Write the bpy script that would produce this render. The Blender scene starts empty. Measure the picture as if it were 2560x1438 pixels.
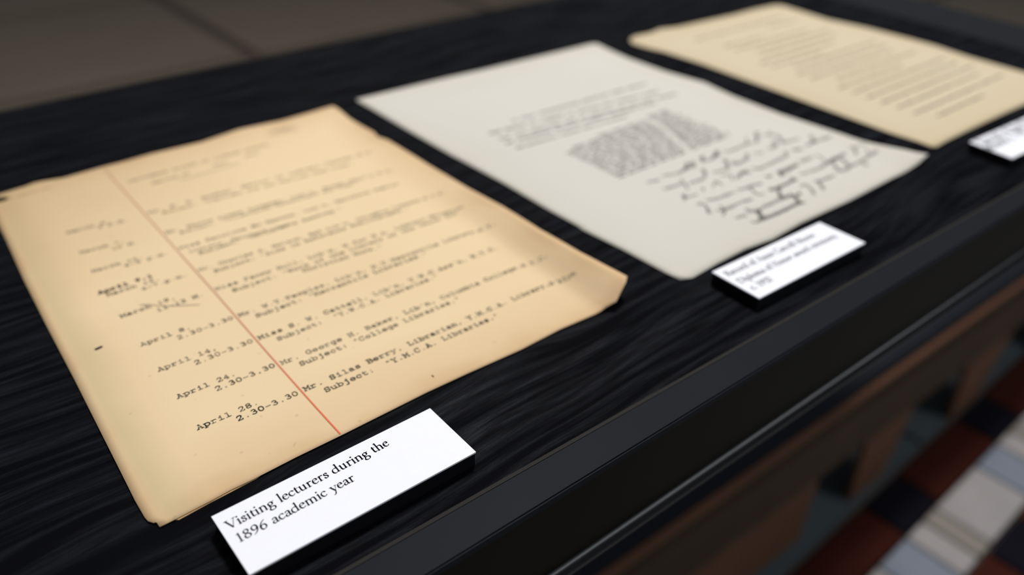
import bpy, bmesh, math, random, json
from mathutils import Matrix, Vector
S = bpy.context.scene
COL = S.collection
random.seed(7)
DATA = json.loads(r"""{"P1":{"top":[[0.00073,0.2727],[0.00754,0.27289],[0.01445,0.2739],[0.01996,0.2745],[0.02445,0.2762],[0.02845,0.27572],[0.03843,0.27316],[0.05871,0.27493],[0.07266,0.27519],[0.08726,0.27667],[0.10185,0.27576],[0.11685,0.27462],[0.14253,0.27851],[0.17059,0.27512],[0.19935,0.27738],[0.20866,0.27675]],"right":[[0.20866,0.27675],[0.20932,0.2697],[0.20858,0.25348],[0.2097,0.22474],[0.20787,0.21726],[0.21008,0.20892],[0.21004,0.17757],[0.20887,0.14351],[0.20753,0.12363],[0.2062,0.08888],[0.20332,0.05599],[0.20296,0.04201],[0.20256,0.02733],[0.20316,0.01238],[0.20395,-0.00113]],"bottom":[[0.00104,-0.00145],[0.00583,-0.00149],[0.01688,-0.0012],[0.02374,-0.00089],[0.03044,-0.00113],[0.04609,-0.0009],[0.06348,-0.00117],[0.0986,-0.00112],[0.11594,-0.0018],[0.14193,-0.00334],[0.16332,-0.00303],[0.18767,-0.00492],[0.19197,-0.00685],[0.20078,-0.00352],[0.20395,-0.00113]],"left":[[0.00073,0.2727],[0.00537,0.26942],[0.00945,0.2671],[0.00991,0.26468],[0.00796,0.26343],[0.00571,0.26344],[0.0015,0.26278],[0.00035,0.24629],[0.00011,0.23278],[3e-05,0.21826],[-0.00103,0.1739],[-0.00127,0.1299],[-0.00115,0.08691],[-0.00139,0.04692],[-0.00156,0.01342],[-0.00129,0.00499],[-0.00097,0.00299],[0.00014,0.00124],[0.00071,0.00117],[0.00094,0.0006],[0.00104,-0.00145]]},"P2":{"top":[[0.23151,0.28564],[0.25214,0.2853],[0.30876,0.28513],[0.33911,0.28353],[0.37934,0.2833],[0.40434,0.28303],[0.4574,0.28265],[0.46274,0.28026]],"right":[[0.46274,0.28026],[0.45557,0.23567],[0.45392,0.19341],[0.45768,0.15865],[0.45577,0.15109],[0.45095,0.12769],[0.44757,0.0855],[0.44876,0.03912],[0.44879,0.00779],[0.44941,-0.00823],[0.45139,-0.01455]],"bottom":[[0.23194,-0.00879],[0.23747,-0.01144],[0.25655,-0.0106],[0.27807,-0.01068],[0.29705,-0.01327],[0.32263,-0.01247],[0.36598,-0.01449],[0.41053,-0.01444],[0.43958,-0.01549],[0.45139,-0.01455]],"left":[[0.23151,0.28564],[0.23025,0.28175],[0.23067,0.25871],[0.22964,0.21514],[0.22918,0.16583],[0.22955,0.15897],[0.23034,0.11833],[0.22917,0.07958],[0.22952,0.05622],[0.22871,0.05213],[0.23054,0.02595],[0.23102,-0.00118],[0.23194,-0.00879]]},"P3":{"top":[[0.48994,0.26764],[0.49673,0.27034],[0.51171,0.27131],[0.54243,0.28002],[0.55987,0.2745],[0.58954,0.273],[0.63944,0.27028],[0.67164,0.27126],[0.70148,0.26906],[0.70756,0.26659]],"right":[[0.70756,0.26659],[0.70969,0.26093],[0.70593,0.23986],[0.69838,0.20411],[0.70141,0.16495],[0.69876,0.1213],[0.6959,0.09755],[0.68718,0.06689],[0.68039,0.01973],[0.67705,-0.01349]],"bottom":[[0.47485,-0.00632],[0.47768,-0.00851],[0.4894,-0.00799],[0.51217,-0.00818],[0.54498,-0.00895],[0.5844,-0.01016],[0.6023,-0.01103],[0.67705,-0.01349]],"left":[[0.48994,0.26764],[0.48549,0.26046],[0.49243,0.23109],[0.49202,0.18957],[0.48721,0.1407],[0.48313,0.09676],[0.47924,0.05736],[0.47572,0.02169],[0.47608,0.00151],[0.47485,-0.00632]]},"cards":[[[0.01382,-0.01251],[0.0912,-0.0141],[0.0913,-0.04077],[0.01443,-0.03866]],[[0.24068,-0.01899],[0.32061,-0.02313],[0.31987,-0.04823],[0.23979,-0.04496]],[[0.48638,-0.02292],[0.56523,-0.02767],[0.56019,-0.05464],[0.48133,-0.04988]]],"typed":[["LECTURERS COURSE OF LIBRARY SCHOOL",[[0.0656,0.24694],[0.07604,0.2471],[0.08649,0.24724],[0.09692,0.24736],[0.10734,0.24745],[0.11776,0.24753],[0.12817,0.24759],[0.13857,0.24765],[0.14897,0.24772]],0.7],["Spring of      Year    1896",[[0.07605,0.23689],[0.08395,0.23727],[0.09185,0.23764],[0.09975,0.23801],[0.10766,0.23838],[0.11556,0.23875],[0.12346,0.23911],[0.13135,0.23947],[0.13925,0.23983]],0.8],["March 6,",[[0.02473,0.20633],[0.02729,0.20627],[0.02985,0.2062],[0.03241,0.20614],[0.03497,0.20607],[0.03753,0.206],[0.04009,0.20594],[0.04265,0.20587],[0.04521,0.20581]],0.9],[" 4 p.m.",[[0.03536,0.20308],[0.03752,0.20296],[0.03969,0.20283],[0.04185,0.20271],[0.04402,0.20259],[0.04618,0.20246],[0.04835,0.20234],[0.05051,0.20221],[0.05268,0.20209]],0.9],["March 7,",[[0.02459,0.18228],[0.02712,0.18208],[0.02965,0.18188],[0.03217,0.18167],[0.0347,0.18147],[0.03722,0.18127],[0.03975,0.18107],[0.04228,0.18086],[0.0448,0.18066]],0.9],["10 M.",[[0.03745,0.17684],[0.03897,0.17673],[0.04048,0.17662],[0.04199,0.17651],[0.04351,0.1764],[0.04502,0.17629],[0.04653,0.17617],[0.04805,0.17606],[0.04956,0.17595]],0.9],["March 10,",[[0.02446,0.16142],[0.0273,0.16129],[0.03013,0.16116],[0.03297,0.16104],[0.0358,0.16091],[0.03864,0.16078],[0.04147,0.16066],[0.0443,0.16053],[0.04714,0.1604]],0.9],["4-5 p.m.",[[0.0374,0.15731],[0.03994,0.15723],[0.04249,0.15715],[0.04504,0.15707],[0.04758,0.15699],[0.05013,0.1569],[0.05267,0.15682],[0.05522,0.15674],[0.05776,0.15666]],0.9],["March 12,",[[0.02427,0.13697],[0.02712,0.13695],[0.02997,0.13693],[0.03283,0.1369],[0.03568,0.13688],[0.03853,0.13686],[0.04139,0.13683],[0.04424,0.13681],[0.04709,0.13679]],1],["4-7.p.m.",[[0.03739,0.13255],[0.03993,0.13251],[0.04247,0.13247],[0.04501,0.13243],[0.04755,0.13239],[0.05009,0.13234],[0.05263,0.1323],[0.05517,0.13226],[0.05771,0.13222]],0.9],["March 19,",[[0.02408,0.11681],[0.02698,0.11686],[0.02988,0.11692],[0.03278,0.11697],[0.03568,0.11702],[0.03858,0.11707],[0.04148,0.11713],[0.04438,0.11718],[0.04728,0.11723]],1],["11-12 M.",[[0.03744,0.1121],[0.03998,0.11209],[0.04253,0.11209],[0.04508,0.11208],[0.04762,0.11208],[0.05017,0.11207],[0.05272,0.11207],[0.05526,0.11206],[0.05781,0.11205]],1],["April 8,",[[0.02451,0.09208],[0.02705,0.09205],[0.02959,0.09202],[0.03213,0.09199],[0.03467,0.09196],[0.03722,0.09193],[0.03976,0.09191],[0.0423,0.09188],[0.04484,0.09185]],1],["2.30-3.30",[[0.03743,0.08746],[0.04037,0.08743],[0.04331,0.08741],[0.04626,0.08738],[0.0492,0.08736],[0.05215,0.08733],[0.05509,0.08731],[0.05803,0.08728],[0.06098,0.08726]],1],["April 14,",[[0.0247,0.0722],[0.02759,0.07213],[0.03048,0.07206],[0.03337,0.07199],[0.03626,0.07192],[0.03915,0.07185],[0.04204,0.07178],[0.04493,0.07171],[0.04782,0.07163]],1],["2.30-3.30",[[0.03719,0.06744],[0.04015,0.06741],[0.04311,0.06738],[0.04607,0.06735],[0.04903,0.06733],[0.05198,0.0673],[0.05494,0.06727],[0.0579,0.06724],[0.06086,0.06721]],1],["April 24.",[[0.02506,0.05238],[0.02786,0.05234],[0.03065,0.0523],[0.03344,0.05226],[0.03624,0.05222],[0.03903,0.05218],[0.04183,0.05214],[0.04462,0.0521],[0.04742,0.05205]],1],["2.30-3.30",[[0.03764,0.04766],[0.0406,0.04763],[0.04355,0.04759],[0.04651,0.04756],[0.04946,0.04752],[0.05242,0.04749],[0.05537,0.04745],[0.05833,0.04742],[0.06128,0.04738]],1.1],["April 28.",[[0.0249,0.03209],[0.02772,0.03202],[0.03054,0.03195],[0.03336,0.03189],[0.03618,0.03182],[0.039,0.03175],[0.04183,0.03168],[0.04465,0.03161],[0.04747,0.03154]],1.1],["2.30-3.30",[[0.03755,0.02757],[0.04048,0.02751],[0.04342,0.02745],[0.04635,0.02739],[0.04928,0.02733],[0.05221,0.02728],[0.05515,0.02722],[0.05808,0.02716],[0.06101,0.0271]],1.1],["Mr. R. R. Bowker, Editor of Library Journal,N.Y.",[[0.06284,0.20284],[0.07942,0.20248],[0.09601,0.20213],[0.11259,0.20178],[0.12918,0.20142],[0.14577,0.20107],[0.16235,0.20072],[0.17894,0.20036],[0.19538,0.19974]],0.8],["Subject: \"Copyright and the American Book Trade.\"",[[0.06848,0.19842],[0.0822,0.19765],[0.09591,0.19688],[0.10963,0.19611],[0.12334,0.19534],[0.13706,0.19458],[0.15078,0.19381],[0.16449,0.19304],[0.17821,0.19227]],0.8],["Mr. Harry Lyman Koopman, Lib'n, Brown Univ'y,R.I.",[[0.06275,0.1765],[0.07881,0.17573],[0.09486,0.17496],[0.11092,0.17419],[0.12698,0.17341],[0.14304,0.17264],[0.15909,0.17187],[0.17515,0.17109],[0.19118,0.17026]],0.8],["Subject: \"Illuminated Manuscripts and Type.\"",[[0.06831,0.17214],[0.08067,0.17168],[0.09303,0.17121],[0.1054,0.17074],[0.11776,0.17028],[0.13012,0.16981],[0.14249,0.16934],[0.15485,0.16887],[0.16721,0.16841]],0.8],["Miss Caroline M. Hewins, Lib'n, Hartford Public",[[0.06276,0.15743],[0.07778,0.15686],[0.09281,0.1563],[0.10784,0.15574],[0.12287,0.15517],[0.13789,0.15461],[0.15292,0.15405],[0.16795,0.15348],[0.18298,0.15292]],0.9],["Library, Hartford, Conn.",[[0.06543,0.15156],[0.07207,0.15096],[0.0787,0.15037],[0.08534,0.14977],[0.09198,0.14917],[0.09861,0.14857],[0.10525,0.14797],[0.11188,0.14737],[0.11852,0.14677]],0.9],["Subject: \"Children's Reading.\"",[[0.06833,0.14696],[0.0778,0.14684],[0.08727,0.14672],[0.09674,0.14659],[0.10621,0.14647],[0.11568,0.14635],[0.12515,0.14622],[0.13462,0.1461],[0.14409,0.14598]],0.9],["Mr. Charles A. Nelson, Ref.Lib'n, Columbia Library,N.Y.C.",[[0.06277,0.13253],[0.0797,0.13202],[0.09664,0.13152],[0.11357,0.13101],[0.1305,0.13051],[0.14744,0.13],[0.16437,0.1295],[0.1813,0.12899],[0.19701,0.12667]],0.9],["Subject: \"Aids in Reference Bibliography.\"",[[0.06796,0.12715],[0.08106,0.12691],[0.09416,0.12667],[0.10726,0.12644],[0.12036,0.1262],[0.13346,0.12597],[0.14656,0.12573],[0.15966,0.12549],[0.17276,0.12526]],0.9],["Ref.",[[0.09964,0.15682],[0.10041,0.15675],[0.10117,0.15668],[0.10194,0.1566],[0.1027,0.15653],[0.10347,0.15645],[0.10424,0.15638],[0.105,0.15631],[0.10577,0.15623]],0.8],["Miss Fanny Hull, Lib'n, W.for W.A. Library,Brooklyn",[[0.06294,0.11239],[0.07952,0.11191],[0.0961,0.11143],[0.11268,0.11095],[0.12927,0.11047],[0.14585,0.10999],[0.16243,0.10951],[0.17901,0.10903],[0.1943,0.10673]],0.9],["Subject: \"Work of the Library of the Union for",[[0.06822,0.10661],[0.08333,0.10636],[0.09844,0.10611],[0.11354,0.10586],[0.12865,0.1056],[0.14376,0.10535],[0.15886,0.1051],[0.17397,0.10485],[0.1889,0.10434]],0.9],["Christian Work.\"",[[0.09999,0.10234],[0.10506,0.102],[0.11014,0.10166],[0.11521,0.10132],[0.12029,0.10097],[0.12536,0.10063],[0.13043,0.10029],[0.13551,0.09995],[0.14058,0.09961]],1],["Mr. W.T.Peoples, Lib'n, N.Y.Mercantile Library,N.Y.",[[0.063,0.08711],[0.0798,0.08664],[0.0966,0.08618],[0.11339,0.08571],[0.13019,0.08524],[0.14699,0.08478],[0.16379,0.08431],[0.18059,0.08385],[0.1948,0.08009]],0.95],["Subject: \"Mercantile Libraries.\"",[[0.0684,0.08211],[0.07912,0.08189],[0.08984,0.08168],[0.10056,0.08147],[0.11128,0.08125],[0.122,0.08104],[0.13272,0.08082],[0.14344,0.08061],[0.15416,0.0804]],0.95],["Miss S. W. Cattell, Lib'n, Y.W.C.Ass'n, N.Y.C.",[[0.06304,0.06716],[0.07812,0.06674],[0.0932,0.06632],[0.10829,0.0659],[0.12337,0.06548],[0.13845,0.06506],[0.15354,0.06464],[0.16862,0.06422],[0.1837,0.0638]],1],["Subject:  \"Y.W.C.A. Libraries.\"",[[0.06861,0.06174],[0.07836,0.06163],[0.08812,0.06151],[0.09788,0.0614],[0.10763,0.06129],[0.11739,0.06118],[0.12714,0.06106],[0.1369,0.06095],[0.14666,0.06084]],1],["Mr. George H. Baker, Lib'n, Columbia College,N.Y.C.",[[0.06316,0.04681],[0.07996,0.0464],[0.09676,0.04598],[0.11356,0.04556],[0.13036,0.04514],[0.14715,0.04473],[0.16395,0.04431],[0.18075,0.04389],[0.19362,0.03922]],1],["Subject: \"College Libraries.\"",[[0.0685,0.04165],[0.07791,0.04143],[0.08732,0.0412],[0.09673,0.04097],[0.10614,0.04075],[0.11555,0.04052],[0.12496,0.04029],[0.13437,0.04007],[0.14378,0.03984]],1],["Mr. Silas Berry, Librarian, Y.M.C.A. Library,B'klyn",[[0.06321,0.02732],[0.08003,0.0269],[0.09685,0.02649],[0.11368,0.02607],[0.1305,0.02565],[0.14732,0.02523],[0.16414,0.02482],[0.18097,0.0244],[0.19326,0.01951]],1.1],["Subject:  \"Y.M.C.A. Libraries.\"",[[0.0689,0.02195],[0.07895,0.02165],[0.089,0.02135],[0.09905,0.02105],[0.1091,0.02075],[0.11915,0.02046],[0.1292,0.02016],[0.13925,0.01986],[0.1493,0.01956]],1.1]],"over":["April 9.1",[[0.02173,0.14094],[0.03353,0.14104],[0.04533,0.14113]],1.4],"rule":[[0.06044,0.27183],[0.06092,0.22427],[0.06137,0.18115],[0.06163,0.14311],[0.06198,0.10995],[0.06202,0.07581],[0.06216,0.04608],[0.06238,0.01994],[0.06273,-0.00057]],"pencil":[[[0.03322,0.1218],[0.03679,0.11936],[0.03983,0.11582],[0.04516,0.11161],[0.05349,0.10616]],[[0.08925,0.23301],[0.09832,0.2325],[0.11449,0.23341],[0.12496,0.23434]]],"dot":[0.01126,0.10128],"speck":[0.1051,0.00502],"t2":[["A very interesting question came before",[[0.29335,0.18682],[0.35674,0.18537],[0.42014,0.18393]]],["the Board in regard to having the Library staff",[[0.26756,0.17915],[0.34136,0.17297],[0.41516,0.1668]]],["our own meetings and at matters of its work should",[[0.26739,0.16864],[0.34457,0.16199],[0.42175,0.15534]]],["be considered entirely without reference to all",[[0.26662,0.16045],[0.3309,0.15623],[0.39518,0.15201]]],["and professional standing there in the Spring",[[0.26666,0.15107],[0.31359,0.14898],[0.36052,0.14689]]]],"hand":[[[[0.29579,0.06928],[0.30318,0.0675]],[[0.30859,0.06966],[0.31833,0.06655]],[[0.31833,0.06655],[0.32537,0.06729],[0.33071,0.06861],[0.33229,0.06677],[0.33831,0.07202]],[[0.32537,0.06729],[0.3346,0.0724]],[[0.34545,0.07284],[0.34732,0.07011]],[[0.34956,0.07352],[0.34187,0.06675]],[[0.34444,0.06726],[0.35066,0.06751],[0.35563,0.06881],[0.36134,0.07225],[0.35831,0.06803],[0.35413,0.06868]],[[0.36595,0.07001],[0.36671,0.06743],[0.36816,0.06696]],[[0.36902,0.06762],[0.38702,0.06794]],[[0.3933,0.07363],[0.38783,0.06801],[0.39425,0.06583]],[[0.40736,0.07582],[0.39425,0.06583]],[[0.40533,0.07008],[0.41039,0.06835],[0.41488,0.0715]],[[0.4099,0.068],[0.41321,0.06399],[0.40439,0.05381]]],[[[0.29658,0.05752],[0.30974,0.05615]],[[0.31362,0.05995],[0.3103,0.05459],[0.30671,0.04907]],[[0.31286,0.05371],[0.32278,0.05281],[0.32892,0.05501],[0.33423,0.06161]],[[0.33561,0.05453],[0.3449,0.05271],[0.35006,0.05542],[0.35569,0.06233]],[[0.35806,0.05669],[0.35578,0.05345],[0.3674,0.05452],[0.37339,0.05895]],[[0.37801,0.05668],[0.37917,0.05447],[0.38332,0.05388]],[[0.39023,0.05521],[0.39773,0.05484],[0.40354,0.06145]],[[0.4063,0.05511],[0.42031,0.05274]]],[[[0.29831,0.04646],[0.29817,0.04339],[0.30565,0.04179]],[[0.30048,0.04583],[0.29467,0.04142]],[[0.3146,0.04567],[0.31345,0.04327],[0.31215,0.04319]],[[0.32026,0.04236],[0.32723,0.04591],[0.32704,0.04379],[0.32659,0.04076]],[[0.33568,0.04857],[0.3406,0.04592],[0.33596,0.0414]],[[0.33936,0.04106],[0.35169,0.04441],[0.35215,0.04107],[0.34663,0.04358]],[[0.35993,0.04406],[0.3606,0.04111],[0.37465,0.04129]],[[0.37465,0.04129],[0.38695,0.04192],[0.39042,0.04182],[0.395,0.04616]],[[0.40231,0.04585],[0.40217,0.04327],[0.40705,0.04353]]],[[[0.30458,0.03419],[0.31199,0.03154]],[[0.31233,0.0318],[0.32458,0.03132]],[[0.32927,0.03202],[0.33113,0.03058],[0.3361,0.03001],[0.34418,0.0293],[0.34368,0.028]],[[0.3361,0.03001],[0.33431,0.0259],[0.33215,0.02111],[0.33562,0.01947]],[[0.35583,0.03288],[0.35618,0.03028],[0.35951,0.0312]],[[0.34245,0.02064],[0.35256,0.0194],[0.36671,0.01976]],[[0.36628,0.03067],[0.36822,0.02916],[0.38401,0.03028]],[[0.36579,0.02986],[0.36336,0.02585]],[[0.40178,0.04559],[0.40164,0.04302],[0.40696,0.04158]],[[0.41347,0.04334],[0.42391,0.04359],[0.43975,0.04203]],[[0.43089,0.05106],[0.42158,0.0426]]],[[[0.29589,0.03379],[0.29927,0.0337],[0.29945,0.03101],[0.29619,0.02652],[0.29363,0.02309]],[[0.29878,0.0235],[0.30264,0.02147],[0.31443,0.02134],[0.3252,0.02018]],[[0.30503,0.02563],[0.30195,0.02003],[0.2973,0.01779]],[[0.34351,0.01547],[0.33982,0.00981],[0.34773,0.00894],[0.34473,0.00388]],[[0.38953,0.03162],[0.40186,0.031]],[[0.36745,0.03156],[0.38471,0.03036]],[[0.36745,0.03156],[0.36451,0.02672]],[[0.35602,0.03216],[0.35683,0.03036]],[[0.36562,0.02235],[0.36482,0.01951]]],[[[0.30001,0.01181],[0.3075,0.01077]],[[0.31364,0.01486],[0.31248,0.01178],[0.31765,0.01022],[0.32589,0.01034],[0.33952,0.01005]],[[0.316,0.00903],[0.31189,0.00347]],[[0.34277,0.02095],[0.34661,0.01905],[0.36625,0.01954]],[[0.3498,0.01989],[0.34327,0.01404],[0.341,0.01048],[0.34805,0.00924],[0.34486,0.00535],[0.34269,0.00131],[0.34516,-0.0001]],[[0.35275,0.00881],[0.35142,0.00661],[0.34976,0.00683],[0.35275,0.00881]],[[0.40633,0.03144],[0.40327,0.02477],[0.39985,0.01984]],[[0.3918,0.01991],[0.40075,0.0204],[0.42187,0.02202]],[[0.37501,0.02209],[0.37663,0.02084],[0.39125,0.01911]]],[[[0.30349,0.00433],[0.30515,0.00209],[0.30974,0.00323]],[[0.30698,0.00254],[0.32345,0.00123],[0.34316,0.00197]],[[0.31731,0.0105],[0.31052,0.00215]],[[0.31087,0.00283],[0.32374,0.0015],[0.34425,0.00061]],[[0.36088,0.01237],[0.36464,0.01168],[0.36167,0.00621],[0.35694,0.00122]],[[0.3721,0.01154],[0.37463,0.00956],[0.38841,0.00871]],[[0.37432,0.00981],[0.36726,0.00185]],[[0.40108,0.02014],[0.40923,0.02142],[0.4132,0.01962],[0.40974,0.01341],[0.40563,0.00916],[0.39595,0.00879],[0.39904,0.01428],[0.40432,0.01888]],[[0.4053,0.00942],[0.41955,0.00958],[0.43255,0.01065],[0.44018,0.01097]],[[0.41861,0.00904],[0.41637,0.00328]],[[0.43177,0.02506],[0.43556,0.02349],[0.44571,0.02184]],[[0.43456,0.0229],[0.42609,0.01611]],[[0.43833,0.01669],[0.43198,0.01123],[0.4364,0.00926]]]],"ct":[[["Visiting lecturers during the",[0.01578,-0.02041],[0.07099,-0.02041]],["1896 academic year",[0.01635,-0.02662],[0.05461,-0.0268]]],[["Record of Anne Carroll Moore",[0.24354,-0.02588],[0.30709,-0.02989]],["Diploma of Honor award ceremony",[0.24322,-0.03306],[0.31474,-0.03689]],["c. 1932",[0.2433,-0.03954],[0.25714,-0.04034]]],[["Record of the library",[0.48922,-0.03058],[0.56762,-0.0351]],["school c. 1911",[0.48349,-0.03683],[0.53888,-0.03994]]]],"sheet2":[[0.00578,-0.00137],[0.00656,-0.00191],[0.01672,-0.0014],[0.02059,-0.00136],[0.03176,-0.00107]],"cam":{"loc":[-0.013410428712447926,-0.18465934074717116,0.19037699171289227],"M":[[0.774810109369321,0.3448528909666438,-0.5298544875822502],[-0.6320998932514054,0.43704821422460227,-0.6398738808504753],[0.010909599931381951,0.830701716643847,0.5566108502304846]],"f":1903.2817137950017}}""")
# ---------------------------------------------------------------- camera, world, lights, exposure
cam = bpy.data.cameras.new('camera'); co = bpy.data.objects.new('camera', cam); COL.objects.link(co)
M = Matrix(DATA['cam']['M']).to_4x4(); M.translation = Vector(DATA['cam']['loc']); co.matrix_world = M
cam.sensor_fit = 'HORIZONTAL'; cam.sensor_width = 22.2; cam.lens = DATA['cam']['f'] / 2560 * 22.2
cam.clip_start = 0.01
cam.dof.use_dof = True; cam.dof.focus_distance = 0.252; cam.dof.aperture_fstop = 3.0; cam.dof.aperture_blades = 0
S.camera = co
S.view_settings.view_transform = 'Standard'; S.view_settings.look = 'None'
S.view_settings.exposure = 0.0; S.view_settings.gamma = 1.0; S.view_settings.use_curve_mapping = False
W = bpy.data.worlds.new('room_light'); S.world = W; W.use_nodes = True
W.node_tree.nodes['Background'].inputs[0].default_value = (0.92, 0.97, 1.0, 1)
W.node_tree.nodes['Background'].inputs[1].default_value = 0.15
def lamp(name, loc, target, sx, sy, power, col):
    l = bpy.data.lights.new(name, 'AREA'); l.shape = 'RECTANGLE'; l.size = sx; l.size_y = sy; l.energy = power; l.color = col
    o = bpy.data.objects.new(name, l); COL.objects.link(o); o.location = loc
    o.rotation_euler = (Vector(target) - Vector(loc)).to_track_quat('-Z', 'Y').to_euler(); return o
lamp('key_and_fill_light', (1.0, 0.75, 2.3), (0.3, 0.1, 0), 0.6, 0.4, 63, (1.0, 0.97, 0.95))
lamp('key_and_fill_light', (1.6, -1.9, 1.9), (1.1, -0.1, -0.7), 1.2, 0.5, 26, (0.90, 0.95, 1.0))  # unseen front fill, added to brighten the floor
# ---------------------------------------------------------------- helpers
def ss(t):
    t = max(0.0, min(1.0, t)); return t * t * (3 - 2 * t)
def z1(x, y):
    d = 0.2135 - x + 0.010 * y / 0.28
    rise = ss((0.031 - d) / 0.022) + 0.06 * ss((0.009 - d) / 0.009)
    h = 0.0080 * ss((0.175 - y) / 0.16) + 0.0008
    back = 0.0016 * ss((y - 0.235) / 0.05) * ss((x - 0.08) / 0.10) + 0.0010 * ss((y - 0.25) / 0.03)
    return 0.0007 + h * rise + back
def z2(x, y):
    cx, cy = 0.466, -0.012
    r = ((x - cx) ** 2 + (y - cy) ** 2) ** 0.5
    return 0.0004 + 0.0055 * ss((0.045 - r) / 0.045) + 0.0006 * ss((y - 0.25) / 0.04)
def z3(x, y):
    r = ((x - 0.50) ** 2 + (y - 0.275) ** 2) ** 0.5
    return 0.0004 + 0.003 * ss((0.035 - r) / 0.035)

def tag(o, label=None, cat=None, group=None, kind=None):
    if label: o['label'] = label
    if cat: o['category'] = cat
    if group: o['group'] = group
    if kind: o['kind'] = kind
    return o
def mk(name, verts, faces, mat, parent=None, smooth=False, uvs=None):
    me = bpy.data.meshes.new(name); me.from_pydata(verts, [], faces); me.materials.append(mat)
    if uvs:
        l = me.uv_layers.new(name='UVMap')
        for p in me.polygons:
            for li in p.loop_indices: l.data[li].uv = uvs[me.loops[li].vertex_index]
    if smooth:
        for p in me.polygons: p.use_smooth = True
    me.update()
    o = bpy.data.objects.new(name, me); COL.objects.link(o)
    if parent: o.parent = parent
    return o
def empty(name, loc=(0, 0, 0)):
    o = bpy.data.objects.new(name, None); COL.objects.link(o); o.location = loc; return o
def prism(name, poly, z0, z1_, mat, parent=None, bevel=0.0):
    """poly (x, y) counter-clockwise, extruded from z0 to z1_"""
    bm = bmesh.new(); n = len(poly)
    a = [bm.verts.new((x, y, z0)) for x, y in poly]; b = [bm.verts.new((x, y, z1_)) for x, y in poly]
    bm.faces.new(a[::-1]); bm.faces.new(b)
    for i in range(n): bm.faces.new((a[i], a[(i + 1) % n], b[(i + 1) % n], b[i]))
    if bevel: bmesh.ops.bevel(bm, geom=list(bm.edges), offset=bevel, segments=2, affect='EDGES')
    bmesh.ops.recalc_face_normals(bm, faces=bm.faces)
    me = bpy.data.meshes.new(name); bm.to_mesh(me); bm.free(); me.materials.append(mat)
    o = bpy.data.objects.new(name, me); COL.objects.link(o)
    if parent: o.parent = parent
    return o
def box(name, x0, x1, y0, y1, z0, z1_, mat, parent=None, bevel=0.0):
    return prism(name, [(x0, y0), (x1, y0), (x1, y1), (x0, y1)], z0, z1_, mat, parent, bevel)
# ---------------------------------------------------------------- materials
def new_mat(name, color, rough=0.6, spec=0.5):
    m = bpy.data.materials.new(name); m.use_nodes = True
    b = m.node_tree.nodes['Principled BSDF']
    b.inputs['Base Color'].default_value = (*color, 1); b.inputs['Roughness'].default_value = rough
    b.inputs['Specular IOR Level'].default_value = spec
    return m, m.node_tree, b
def nd(nt, t, **k):
    n = nt.nodes.new(t)
    for a, v in k.items(): setattr(n, a, v)
    return n
def coords(nt, scale, kind='Object', rot=(0, 0, 0)):
    c = nd(nt, 'ShaderNodeTexCoord'); mp = nd(nt, 'ShaderNodeMapping')
    mp.inputs['Scale'].default_value = scale; mp.inputs['Rotation'].default_value = rot
    nt.links.new(c.outputs[kind], mp.inputs['Vector']); return mp.outputs['Vector']
def noise(nt, vec, scale, detail=3, rough=0.5, dist=0.0):
    n = nd(nt, 'ShaderNodeTexNoise'); n.inputs['Scale'].default_value = scale; n.inputs['Detail'].default_value = detail
    n.inputs['Roughness'].default_value = rough; n.inputs['Distortion'].default_value = dist
    nt.links.new(vec, n.inputs['Vector']); return n.outputs['Fac']
def ramp(nt, fac, stops, interp='LINEAR'):
    r = nd(nt, 'ShaderNodeValToRGB'); r.color_ramp.interpolation = interp
    e = r.color_ramp.elements
    while len(e) < len(stops): e.new(0.5)
    for i, (p, c) in enumerate(stops):
        e[i].position = p; e[i].color = (*c, 1) if len(c) == 3 else c
    nt.links.new(fac, r.inputs['Fac']); return r.outputs['Color']
def mixc(nt, fac, a, b, mode='MIX'):
    m = nd(nt, 'ShaderNodeMix', data_type='RGBA', blend_type=mode)
    for sock, v in ((m.inputs[0], fac), (m.inputs[6], a), (m.inputs[7], b)):
        if hasattr(v, 'is_output'): nt.links.new(v, sock)
        elif isinstance(v, (int, float)): sock.default_value = v
        else: sock.default_value = (*v, 1)
    return m.outputs[2]
def math_(nt, op, a, b=0.0):
    m = nd(nt, 'ShaderNodeMath', operation=op)
    for i, v in enumerate((a, b)):
        if hasattr(v, 'is_output'): nt.links.new(v, m.inputs[i])
        else: m.inputs[i].default_value = v
    return m.outputs[0]
def bump(nt, bsdf, h, strength, dist):
    b = nd(nt, 'ShaderNodeBump'); b.inputs['Strength'].default_value = strength; b.inputs['Distance'].default_value = dist
    nt.links.new(h, b.inputs['Height']); nt.links.new(b.outputs[0], bsdf.inputs['Normal'])

# black open-pored stained oak
m_wood, nt, b = new_mat('black_stained_oak', (0.006, 0.007, 0.010), 0.42, 0.5)
warp = coords(nt, (1.0, 1.0, 1.0))
wn = noise(nt, coords(nt, (4, 16, 4)), 1.0, 2)
cxyz = nd(nt, 'ShaderNodeSeparateXYZ'); nt.links.new(warp, cxyz.inputs[0])
yy = math_(nt, 'ADD', cxyz.outputs['Y'], math_(nt, 'MULTIPLY', wn, 0.045))
cc = nd(nt, 'ShaderNodeCombineXYZ'); nt.links.new(math_(nt, 'MULTIPLY', cxyz.outputs['X'], 55), cc.inputs['X'])
nt.links.new(math_(nt, 'MULTIPLY', yy, 1100), cc.inputs['Y'])
fine = noise(nt, cc.outputs[0], 1.0, 4, 0.62)
cc2 = nd(nt, 'ShaderNodeCombineXYZ'); nt.links.new(math_(nt, 'MULTIPLY', cxyz.outputs['X'], 14), cc2.inputs['X'])
nt.links.new(math_(nt, 'MULTIPLY', yy, 260), cc2.inputs['Y'])
band = noise(nt, cc2.outputs[0], 1.0, 2, 0.5)
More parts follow.
